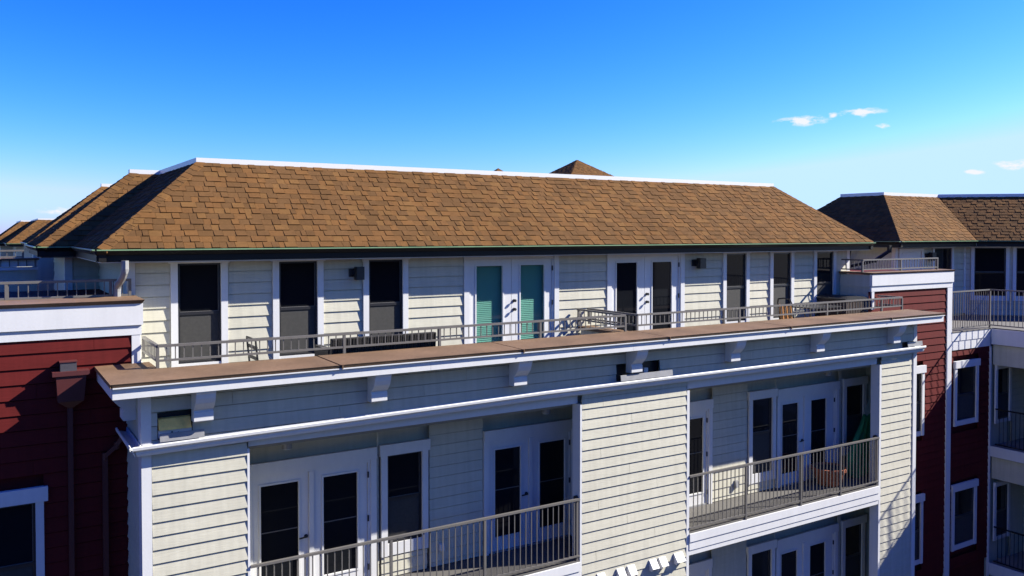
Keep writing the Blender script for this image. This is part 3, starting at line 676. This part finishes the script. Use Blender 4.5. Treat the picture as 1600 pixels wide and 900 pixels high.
# balconies on the west face of the wing
BW = WX + 1.7
MB().box(BW + .08, BW + 2, 2.0, YR + .0, BOT, -2.76).build('wall', 'cream', WG)
for (zt, zb, zh) in ((-2.70, -3.15, -3.72), (-6.02, -6.33, -6.95), (-9.35, -9.7, -10.3)):
    MB().box(WX + .002, BW - .001, 2.0, YR - .062, zb, zt - .001).build('slab', 'concrete', WG)
    MB().box(WX - .04, WX + .0, 2.0, YR - .063, zb + .02, zt).build('slab_edge', 'white', WG)
    MB().box(WX + .06, WX + .3, 2.0, YR - .064, zh, zb - .002).build('header_beam', 'cream', WG)
for y in (11.0, 7.5, 4.5): MB().box(WX + .05, WX + .3, y, y + .3, BOT, -3.73).build('column', 'white', WG)
FBW = west(BW)
for dz in (0, -3.35):
    window(WG, FBW, 11.9, 12.55, -5.2 + dz, -3.9 + dz, .12, .18, .03, .1, meet=-4.5 + dz)
    french(WG, FBW, 9.4, 11.3, -6.0 + dz, -4.0 + dz, .19, .11, ((9.55, 10.1), (10.6, 11.15)))
MB().box(WX + .0, BW, YR + .0, YR + .079, BOT, -3.2).build('end_wall', 'cream', WG)
FE = front(YR - .08)
for dz in (0, -3.35): window(WG, FE, 24.42, 25.05, -5.3 + dz, -3.85 + dz, .1, .12, .0, .1, meet=-4.6 + dz); clap(wl2, FE, 25.2, BW - .01, -6.0 + dz, -3.3 + dz, 'cream', .191, -1.627)

# ================================================================== BLOCKS FURTHER BACK ON THE LEFT
def rear_block(name, label, x0, yf, x1, yb, ez, nobj, seed, wallx, wally, bot=BOT, parapet=None):
    t = thing(name, label, 'building', ((x0 + x1) / 2, yf, bot))
    wx = MB().box(wallx, x1 - .5, wally + .001, yb - .5, bot, ez - .2).build('wall', 'cream', t)
    hip_roof(t, x0, x1, yf, yb, ez, nobj, seed, caps=('L',))
    eave_band(t, [(x0, yb), (x0, yf), (x1, yf)], ez, .185)
    MB().box(x0 + .06, x1 - .3, yf + .06, wally + .002, ez - .205, ez - .19).build('soffit', 'soffit', t)
    MB().box(x0 + .06, wallx + .05, wally + .003, yb - 1, ez - .205, ez - .19).build('soffit', 'soffit', t)
    return t, wx
r2, w2 = rear_block('rear_building', 'set-back block whose brown hip roof rises just left of the main roof', .85, 17.2, 12, 20.95, EZ, 120, 41, 1.33, 17.7)
clap(w2, front(17.7), 1.45, 1.88, -1.5, -.44, 'cream', .185, -1.54); clap(w2, west(1.33), 17.8, 20.4, -1.5, -.44, 'cream', .185, -1.54)
MB().box(1.31, 1.44, 17.67, 17.8, -1.5, -.44).build('corner_board', 'white', r2)
r3, w3 = rear_block('rear_building', 'third hip-roofed block showing only a thin sunlit strip of shingles', .97, 23.1, 10, 26.85, EZ, 0, 43, 1.47, 23.6)
MB().box(1.05, 1.47, 22.9, 23.55, -2.5, -.45).build('pier', 'cream', r3)
r4, w4 = rear_block('far_building', 'distant hip-roofed block, nearer of the two at the left edge', 1.32, 59.3, 9, 70, -.62, 0, 45, 1.85, 59.8)
r5, w5 = rear_block('far_building', 'farthest hip-roofed block with small roof at the left edge', .62, 66.2, 8, 78, -.66, 0, 47, 1.15, 66.7)
# white parapet behind the left rail
pb = thing('rear_parapet', 'long white roof parapet with grey rail behind the left roof terrace', 'parapet', (-3, 21.2, -2.5))
MB().box(-9, 1.04, 21.2, 21.5, -2.5, -.80).build('wall', 'cream', pb)
MB().box(-9, 1.06, 21.15, 21.5, -.798, -.74).build('ledge', 'white', pb)
MB().box(-9, 1.05, 21.18, 21.5, -.72, -.58).build('parapet_band', 'white', pb)
MB().box(-9, 1.08, 21.1, 21.55, -.579, -.54).build('cap', 'capbrown', pb)
for x in [1.0 - i * .16 for i in range(14)]: MB().box(x - .006, x + .006, 21.165, 21.179, -.72, -.58).build('baluster_shadow_strip', 'capbrown', pb)  # thin brown strips painted on the band as the balusters' cast shadows
# roof pyramids standing beyond the main roof
def pyramid(name, label, c, half, rise, zb, wallh):
    t = thing(name, label, 'cupola', (c[0], c[1], zb - wallh))
    x, y = c; m = MB(); m.v += [Vector((x - half, y - half, zb)), Vector((x + half, y - half, zb)), Vector((x + half, y + half, zb)), Vector((x - half, y + half, zb)), Vector((x, y, zb + rise))]
    m.f += [(0, 1, 4), (1, 2, 4), (2, 3, 4), (3, 0, 4), (3, 2, 1, 0)]; m.tone += [.5] * 5
    r = m.build('roof', 'roofdeck', t); S = math.hypot(half, rise)
    for (O, D, U) in (((x - half, y - half, zb), (1, 0, 0), Vector((0, half, rise))), ((x - half, y + half, zb), (0, -1, 0), Vector((half, 0, rise)))):
        shingles(r, O, D, U, S, lambda q: q * half / S, lambda q: 2 * half - q * half / S, 0, int(c[0]))
    MB().box(x - half + .3, x + half - .3, y - half + .3, y + half - .3, zb - wallh, zb - .01).build('wall', 'cream', t)
pyramid('roof_cupola', 'brown shingled pyramid roof peeking over the long ridge', (29.6, 40.2), 3.0, 1.95, 2.33, 19)
pyramid('roof_cupola', 'tiny pyramid cap far behind the middle of the ridge', (48.2, 80.0), .62, .5, 6.62, 23)

# unseen block behind the camera, added to deepen the shade and darken the panes
OB = thing('unseen_courtyard_block', 'unseen block across the courtyard, added to deepen shade and darken window reflections', 'building', (10, -26, BOT))
MB().box(-30, 48, -38, -26, BOT, .9).build('wall', 'red', OB)
MB().hexa([(-31, -39, .9), (49, -39, .9), (49, -25.2, .9), (-31, -25.2, .9), (-28, -36, 3.0), (46, -36, 3.0), (46, -28, 3.0), (-28, -28, 3.0)]).build('roof', 'roofdeck', OB)
wm = MB().box(-.6, .6, -26.02, -25.98, 0, 1.7).mesh('window', 'pane', Vector((0, -26, 0)))
for i in range(18):
    for j in range(4): link('window', wm, OB, (-26 + i * 4.1, -26, -2.0 - j * 3.4))

# ================================================================== RAILINGS
def railing(name, label, path, ztop, zbot, zpost, posts, gap=.115, bar=.013, tr=(.045, .036), br=(.035, .03), m='metal', post=.04, group='metal railings'):
    t = thing(name, label, 'railing', (path[0][0], path[0][1], zpost), group)
    bmesh = MB().box(-bar / 2, bar / 2, -bar / 2, bar / 2, zbot, ztop - tr[1]).mesh('baluster', m)
    for (a, b) in zip(path[:-1], path[1:]):
        a3, b3 = Vector((*a, 0)), Vector((*b, 0)); L = (b3 - a3).length; d = (b3 - a3) / L
        MB().rbar(a3 + Vector((0, 0, ztop - tr[1] / 2)), b3 + Vector((0, 0, ztop - tr[1] / 2)), tr[0], tr[1]).build('top_rail', m, t)
        MB().rbar(a3 + Vector((0, 0, zbot - br[1] / 2)), b3 + Vector((0, 0, zbot - br[1] / 2)), br[0], br[1]).build('bottom_rail', m, t)
        n = max(1, round(L / gap))
        for i in range(1, n): link('baluster', bmesh, t, a3 + d * (L * i / n))
    pm = MB().box(-post / 2, post / 2, -post / 2, post / 2, zpost, ztop - tr[1] - .001).mesh('post', m)
    for (x, y) in posts: link('post', pm, t, (x, y, 0))
    return t
YD = 12.5
railing('deck_railing', 'low grey metal rail along the front parapet of the left roof deck', [(2.05, 13.7), (2.05, YD), (10.34, YD), (10.34, 14.02)], -1.54, -1.745, CT, [(2.05, 13.7), (2.05, YD), (4.75, YD), (6.4, YD), (8.4, YD), (10.34, YD), (10.34, 13.98)], .117)
railing('deck_railing', 'low grey metal rail along the front parapet of the right roof deck', [(10.63, 14.05), (10.63, YD), (19.0, YD), (19.0, 13.15)], -1.545, -1.75, CT, [(10.63, 14.0), (10.63, YD), (12.95, YD), (13.4, YD), (16.2, YD), (18.2, YD), (19.0, YD)], .117)
railing('terrace_railing', 'grey rail on the white parapet above the dark red wall at the left', [(-3.0, YR + .75), (1.925, YR + .75)], -.685, -.915, -.96, [(-1.6, YR + .75), (0.3, YR + .75), (1.64, YR + .75), (1.905, YR + .75)], .122)
railing('terrace_railing', 'pale rail on the white parapet above the brick red wall at the right', [(18.72, YU - .1), (18.72, YR + .2), (21.95, YR + .2)], -.655, -.9, -.98, [(18.72, YR + .2), (20.3, YR + .2), (21.93, YR + .2)], .117)
railing('balcony_railing', 'tall grey baluster rail of the left balcony', [(3.13, YA - .02), (8.81, YA - .02)], -4.625, -5.62, -5.9, [(5.25, YA - .02), (6.9, YA - .02), (8.77, YA + .0)], .112, .014, (.05, .034), (.035, .028))
railing('balcony_railing', 'tall grey baluster rail of the upper right balcony', [(11.41, YA - .02), (17.24, YA - .02)], -4.625, -5.62, -5.9, [(12.95, YA - .02), (14.6, YA - .02), (15.9, YA - .02), (17.2, YA + .0)], .112, .014, (.05, .034), (.035, .028))
railing('wing_railing', 'tall grey rail round the corner deck of the right wing', [(QX1 + .15, YR + .02), (WX + .02, YR + .02), (WX + .02, 4.0)], -1.58, -2.58, -2.70, [(WX + .02, YR + .02), (WX + .02, 11.4), (WX + .02, 9.4)], .112, .013)
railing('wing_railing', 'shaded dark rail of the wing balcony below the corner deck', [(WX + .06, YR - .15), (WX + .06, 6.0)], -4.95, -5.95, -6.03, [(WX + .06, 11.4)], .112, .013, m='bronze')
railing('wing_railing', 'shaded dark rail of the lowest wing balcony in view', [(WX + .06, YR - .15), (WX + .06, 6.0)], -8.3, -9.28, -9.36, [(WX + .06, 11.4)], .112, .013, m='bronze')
railing('rear_railing', 'thin grey rail on the distant white parapet', [(-4, 21.35), (.8, 21.35)], -.36, -.50, -.55, [(-1, 21.35), (.78, 21.35)], .16)
for (x, y, lab) in ((8.80, YA + .05, 'black rail flange on the jamb of the left balcony'), (17.235, YA + .05, 'black rail flange on the jamb of the upper right balcony')):
    k = MB(); k.tube([(x - .12, YA - .02, -4.645), (x - .03, YA + .02, -4.645), (x, YA + .06, -4.645)], [.02, .022, .02], 8); k.tube([(x - .03, YA + .06, -4.645), (x + .015, YA + .06, -4.645)], .05, 12)
    tag(k.build('rail_flange', 'black'), lab, 'bracket')

# ================================================================== FITTINGS ON THE WALLS
def sconce(x0, x1, z0, z1, F, label, left=True):
    c = (x0 + x1) / 2; t = thing('wall_lamp', label, 'wall lamp', F.p(c, .0, z0), 'black box wall lamps')
    wp = (x1 - x0); b0, b1 = (x0, x0 + wp * .42)
    MB().fbox(F, x0 + .0, x0 + wp * .5, .022, .05, z0 + (z1 - z0) * .22, z0 + (z1 - z0) * .85).build('backplate', 'black', t)
    MB().fbox(F, x0 + wp * .2, x0 + wp * .45, .05, .10, z0 + (z1 - z0) * .4, z0 + (z1 - z0) * .65).build('arm', 'black', t)
    m = MB(); q = .012; a, b, n0, n1 = x0 + wp * .36, x1, .075, .20
    m.fbox(F, a, b, n1 - q, n1, z0, z1); m.fbox(F, a, b, n0, n0 + q, z0, z1); m.fbox(F, a, a + q, n0 + q, n1 - q, z0, z1); m.fbox(F, b - q, b, n0 + q, n1 - q, z0, z1)
    m.fbox(F, a + q, b - q, n0 + q, n1 - q, z0 + .08, z0 + .09)
    m.build('shade', 'black', t)
sconce(5.44, 5.66, -.81, -.585, FU, 'black box wall lamp between the second and third window of the left deck')
sconce(13.56, 13.84, -.79, -.56, FU, 'black box wall lamp right of the dark french door')
sconce(25.0, 25.32, -.86, -.60, FWY, 'black wall lamp on the wing beside the white door')
def vent(x0, x1, z1):
    t = thing('vent_hood', 'white', 'vent', (x0, YA, z1 - .18), 'white dryer vent hoods low on the middle clapboard pier')
    P = FA.p
    m = MB(); d = .14
    m.hexa([P(x0, .02, z1 - .19), P(x1, .02, z1 - .19), P(x1, .016, z1 - .19), P(x0, .016, z1 - .19), P(x0, .03, z1), P(x1, .03, z1), P(x1, .016, z1), P(x0, .016, z1)])
    m.build('flange', 'white', t)
    m = MB(); q = .01
    def slab(p): m.hexa(p)
    slab([P(x0, .03, z1 - .0), P(x1, .03, z1 - .0), P(x1, .03, z1 - q), P(x0, .03, z1 - q), P(x0, d, z1 - .14), P(x1, d, z1 - .14), P(x1, d - .012, z1 - .14), P(x0, d - .012, z1 - .14)])
    for (a, b) in ((x0, x0 + q), (x1 - q, x1)): m.prism([P(a, .03, z1 - q), P(a, d - .012, z1 - .14), P(a, d - .03, z1 - .19), P(a, .03, z1 - .19)], (b - a, 0, 0))
    m.build('hood', 'white', t)
    MB().fbox(FA, x0 + q, x1 - q, .031, .034, z1 - .185, z1 - .03).build('flap', 'interior', t)
    return t
vs = [(11.02, 11.23, 'rightmost and largest white vent hood on the middle pier'), (10.64, 10.80, 'second white vent hood from the right on the middle pier'), (10.41, 10.57, 'third white vent hood from the right on the middle pier'),
      (9.89, 10.05, 'fourth white vent hood from the right on the middle pier'), (9.64, 9.80, 'fifth white vent hood from the right on the middle pier'), (9.2, 9.36, 'leftmost white vent hood, cut by the lower picture edge')]
for a, b, lab in vs: vent(a, b, -6.045)['label'] = lab
def clight(x, y, z, lab):
    t = thing('ceiling_light', lab, 'ceiling light', (x, y, z - .16), 'balcony ceiling lights')
    MB().lathe((x, y, z), [(0, 0), (.075, 0), (.078, -.03), (.075, -.15), (.06, -.155), (0, -.15)], 16).build('canister', 'galv', t, smooth=False)
    MB().lathe((x, y, z), [(0, -.1555), (.058, -.1555), (.058, -.16), (0, -.16)], 16).build('lens', 'white', t)
clight(3.83, 12.45, -3.05, 'small cylinder light under the ceiling of the left balcony, near its left end')
clight(8.50, 12.45, -3.05, 'small cylinder light under the ceiling of the left balcony, near its right end')
clight(16.2, 12.45, -3.05, 'small cylinder light under the ceiling of the right balcony')
def outlet(x, z, lab, m, w=.09, h=.13):
    t = thing('outlet_cover', lab, 'outlet cover', FB.p(x, .02, z), None)
    MB().fbox(FB, x - w / 2, x + w / 2, .018, .032, z, z + h).build('plate', m, t)
    MB().fbox(FB, x - w / 2 + .01, x + w / 2 - .01, .032, .085, z + .015, z + h - .01, .032, .06).build('lid', m, t)
outlet(6.65, -5.45, 'small white outlet cover on the sunlit left balcony wall', 'white')
outlet(13.78, -5.50, 'small grey outlet cover on the sunlit right balcony wall', 'galv', .1, .16)

# ================================================================== THINGS ON THE DECKS AND BALCONIES
DF = -2.45
# black wicker sofa with its back to the parapet
t = thing('sofa', 'black wicker sofa behind the rail of the left roof deck', 'sofa', (5.5, 13.1, DF))
x0, x1 = 4.62, 6.42
MB().box(x0, x1, 12.78, 13.5, DF + .12, DF + .40).build('seat', 'wicker', t)
MB().hexa([(x0, 12.74, DF + .12), (x1, 12.74, DF + .12), (x1, 12.84, DF + .12), (x0, 12.84, DF + .12), (x0, 12.66, DF + .80), (x1, 12.66, DF + .80), (x1, 12.76, DF + .80), (x0, 12.76, DF + .80)]).build('backrest', 'wicker', t)
wm = None
for i in range(44):      # the vertical weave of the back
    xx = x0 + .02 + i * (x1 - x0 - .04) / 43
    if wm is None: wm = MB().hexa([(-.012, 12.725, 0), (.012, 12.725, 0), (.012, 12.74, 0), (-.012, 12.74, 0), (-.012, 12.645, .66), (.012, 12.645, .66), (.012, 12.66, .66), (-.012, 12.66, .66)]).mesh('weave_strand', 'wicker', Vector((0, 12.7, 0)))
    link('weave_strand', wm, t, (xx + rnd.uniform(-.006, .006), 12.7, DF + .13))
for xx in (x0, x1 - .1): MB().box(xx, xx + .1, 12.85, 13.5, DF + .401, DF + .62).build('armrest', 'wicker', t)
for xx in (x0 + .03, x1 - .08):
    for yy in (12.8, 13.42): MB().box(xx, xx + .05, yy, yy + .05, DF, DF + .119).build('leg', 'black', t)
for i in range(2): MB().box(x0 + .11 + i * .8, x0 + .88 + i * .8, 12.86, 13.48, DF + .402, DF + .52).build('cushion', 'black', t)
# folding lounge chair left of it
t = thing('folding_chair', 'black folding lounge chair whose slanted frame shows behind the left rail', 'chair', (4.0, 13.3, DF))
for yy in (13.05, 13.55):
    MB().tube([(3.62, yy, DF + .02), (3.54, yy, DF + .82)], .016, 8).build('back_frame', 'black', t)
    MB().tube([(3.60, yy, DF + .33), (4.25, yy, DF + .30)], .014, 8).build('seat_frame', 'black', t)
    MB().tube([(4.22, yy, DF + .31), (4.30, yy, DF + .0)], .014, 8).build('leg', 'black', t)
MB().hexa([(3.6, 13.06, DF + .34), (4.24, 13.06, DF + .31), (4.24, 13.54, DF + .31), (3.6, 13.54, DF + .34), (3.6, 13.06, DF + .35), (4.24, 13.06, DF + .32), (4.24, 13.54, DF + .32), (3.6, 13.54, DF + .35)]).build('seat', 'black', t)
MB().tube([(3.54, 13.05, DF + .82), (3.54, 13.55, DF + .82)], .016, 8).build('back_frame', 'black', t)
for zz in (.5, .66): MB().box(3.555, 3.575, 13.06, 13.54, DF + zz, DF + zz + .05).build('back_strap', 'black', t)
# wooden chair with black metal frame
t = thing('patio_chair', 'orange wood patio chair with black metal frame on the right roof deck', 'chair', (16.0, 13.3, DF))
cx, cy_ = 15.95, 13.25
for s in (-1, 1):
    yy = cy_ + s * .2
    MB().tube([(cx - .26, yy, DF), (cx - .2, yy, DF + .45), (cx - .27, yy, DF + .84), (cx - .29, yy - s * .03, DF + .93)], .017, 8).build('back_frame', 'black', t)
    MB().tube([(cx + .24, yy, DF), (cx + .2, yy, DF + .45)], .016, 8).build('leg', 'black', t)
    MB().tube([(cx - .2, yy, DF + .45), (cx + .22, yy, DF + .45)], .014, 8).build('seat_frame', 'black', t)
    MB().tube([(cx - .235, yy, DF + .66), (cx + .1, yy + s * .04, DF + .66), (cx + .21, yy + s * .02, DF + .46)], .013, 8).build('armrest', 'black', t)
MB().tube([(cx - .29, cy_ - .17, DF + .93), (cx - .295, cy_, DF + .955), (cx - .29, cy_ + .17, DF + .93)], .017, 8).build('back_frame', 'black', t)
MB().box(cx - .19, cx + .2, cy_ - .19, cy_ + .19, DF + .455, DF + .475).build('seat', 'wood', t)
for i in range(3):
    y0 = cy_ - .17 + i * .12
    MB().hexa([(cx - .215, y0, DF + .42), (cx - .195, y0, DF + .42), (cx - .195, y0 + .1, DF + .42), (cx - .215, y0 + .1, DF + .42), (cx - .27, y0, DF + .80), (cx - .25, y0, DF + .80), (cx - .25, y0 + .1, DF + .80), (cx - .27, y0 + .1, DF + .80)]).build('slat', 'wood', t)
# dark table
t = thing('patio_table', 'thin black patio table between the wood chair and the wicker box', 'table', (16.9, 13.4, DF))
MB().box(16.35, 17.45, 13.05, 13.8, DF + .68, DF + .71).build('table_top', 'black', t)
for xx in (16.4, 17.36):
    for yy in (13.1, 13.71): MB().box(xx, xx + .035, yy, yy + .035, DF, DF + .679).build('leg', 'black', t)
# dark wicker storage box with a domed lid
t = thing('storage_box', 'dark brown wicker deck box with black lid in the right corner of the deck', 'storage box', (18.2, 13.75, DF))
MB().box(17.85, 18.62, 13.25, 14.02, DF + .03, DF + .82).build('body', 'brownwicker', t)
for i in range(12): MB().box(17.87 + i * .063, 17.905 + i * .063, 13.232, 13.2495, DF + .05, DF + .80).build('panel_slat', 'brownwicker', t)
MB().prism([(17.80, 13.2, DF + .821), (18.66, 13.2, DF + .821), (18.66, 13.2, DF + .85), (18.5, 13.2, DF + .885), (18.23, 13.2, DF + .90), (17.96, 13.2, DF + .885), (17.80, 13.2, DF + .85)], (0, .85, 0)).build('lid', 'black', t)
for xx in (17.88, 18.54):
    for yy in (13.28, 13.94): MB().box(xx, xx + .05, yy, yy + .05, DF, DF + .029).build('foot', 'black', t)
# terracotta pot on the right balcony
BF = -5.715
t = thing('plant_pot', 'big terracotta pot on the upper right balcony floor', 'plant pot', (16.33, 12.5, BF))
MB().lathe((16.33, 12.5, BF), [(0, .002), (.25, .002), (.27, .03), (.36, .33), (.385, .335), (.39, .40), (.36, .405), (.35, .36), (0, .35)], 28).build('pot', 'terracotta', t, smooth=False)
MB().lathe((16.33, 12.5, BF), [(.348, .365), (.2, .375), (0, .38)], 20).build('soil', 'soil', t)
# green hammock gathered and hung in the corner
t = thing('hammock', 'green cloth hammock hanging gathered in the right corner of the upper balcony', 'hammock', (17.1, 12.4, BF))
top = Vector((17.84, 12.5, -3.86)); m = MB(); nu, nv = 40, 24; b = len(m.v)
def lerp(tab, v):
    for (v0, a0), (v1, a1) in zip(tab[:-1], tab[1:]):
        if v <= v1: return a0 + (a1 - a0) * (v - v0) / (v1 - v0)
    return tab[-1][1]
XLT = ((0, 17.55), (.15, 17.42), (.45, 17.06), (.7, 16.98), (1, 17.10)); XRT = ((0, 17.82), (.3, 18.0), (.6, 17.95), (1, 17.66))
for j in range(nv + 1):
    v = j / nv
    for i in range(nu + 1):
        u = i / nu; xl, xr = lerp(XLT, v), lerp(XRT, v)
        z = -4.30 - 1.36 * v - .10 * math.sin(math.pi * u) * v + .12 * (1 - v) * abs(u - .5)
        m.v.append(Vector((xl + (xr - xl) * u + .01 * math.sin(v * 19 + i), 12.5 + .055 * math.sin(u * 21 + v * 2.2) * (.35 + .65 * v) + .10 * math.sin(math.pi * v) * (u - .5), z)))
for j in range(nv):
    for i in range(nu): m.f.append((b + j * (nu + 1) + i, b + j * (nu + 1) + i + 1, b + (j + 1) * (nu + 1) + i + 1, b + (j + 1) * (nu + 1) + i)); m.tone.append(.5)
cl = m.build('cloth', 'greencloth', t, smooth=True); sm = cl.modifiers.new('thickness', 'SOLIDIFY'); sm.thickness = .006
for i in range(8):
    u = i / 7; MB().tube([top, (17.55 + u * .27, 12.5, -4.31 + .12 * abs(u - .5))], .009, 5).build('rope', 'rope', t)
MB().tube([(17.84, 12.5, -3.86), (17.84, 12.5, -3.05)], .004, 5).build('rope', 'rope', t)
# dark furniture on the wing balcony
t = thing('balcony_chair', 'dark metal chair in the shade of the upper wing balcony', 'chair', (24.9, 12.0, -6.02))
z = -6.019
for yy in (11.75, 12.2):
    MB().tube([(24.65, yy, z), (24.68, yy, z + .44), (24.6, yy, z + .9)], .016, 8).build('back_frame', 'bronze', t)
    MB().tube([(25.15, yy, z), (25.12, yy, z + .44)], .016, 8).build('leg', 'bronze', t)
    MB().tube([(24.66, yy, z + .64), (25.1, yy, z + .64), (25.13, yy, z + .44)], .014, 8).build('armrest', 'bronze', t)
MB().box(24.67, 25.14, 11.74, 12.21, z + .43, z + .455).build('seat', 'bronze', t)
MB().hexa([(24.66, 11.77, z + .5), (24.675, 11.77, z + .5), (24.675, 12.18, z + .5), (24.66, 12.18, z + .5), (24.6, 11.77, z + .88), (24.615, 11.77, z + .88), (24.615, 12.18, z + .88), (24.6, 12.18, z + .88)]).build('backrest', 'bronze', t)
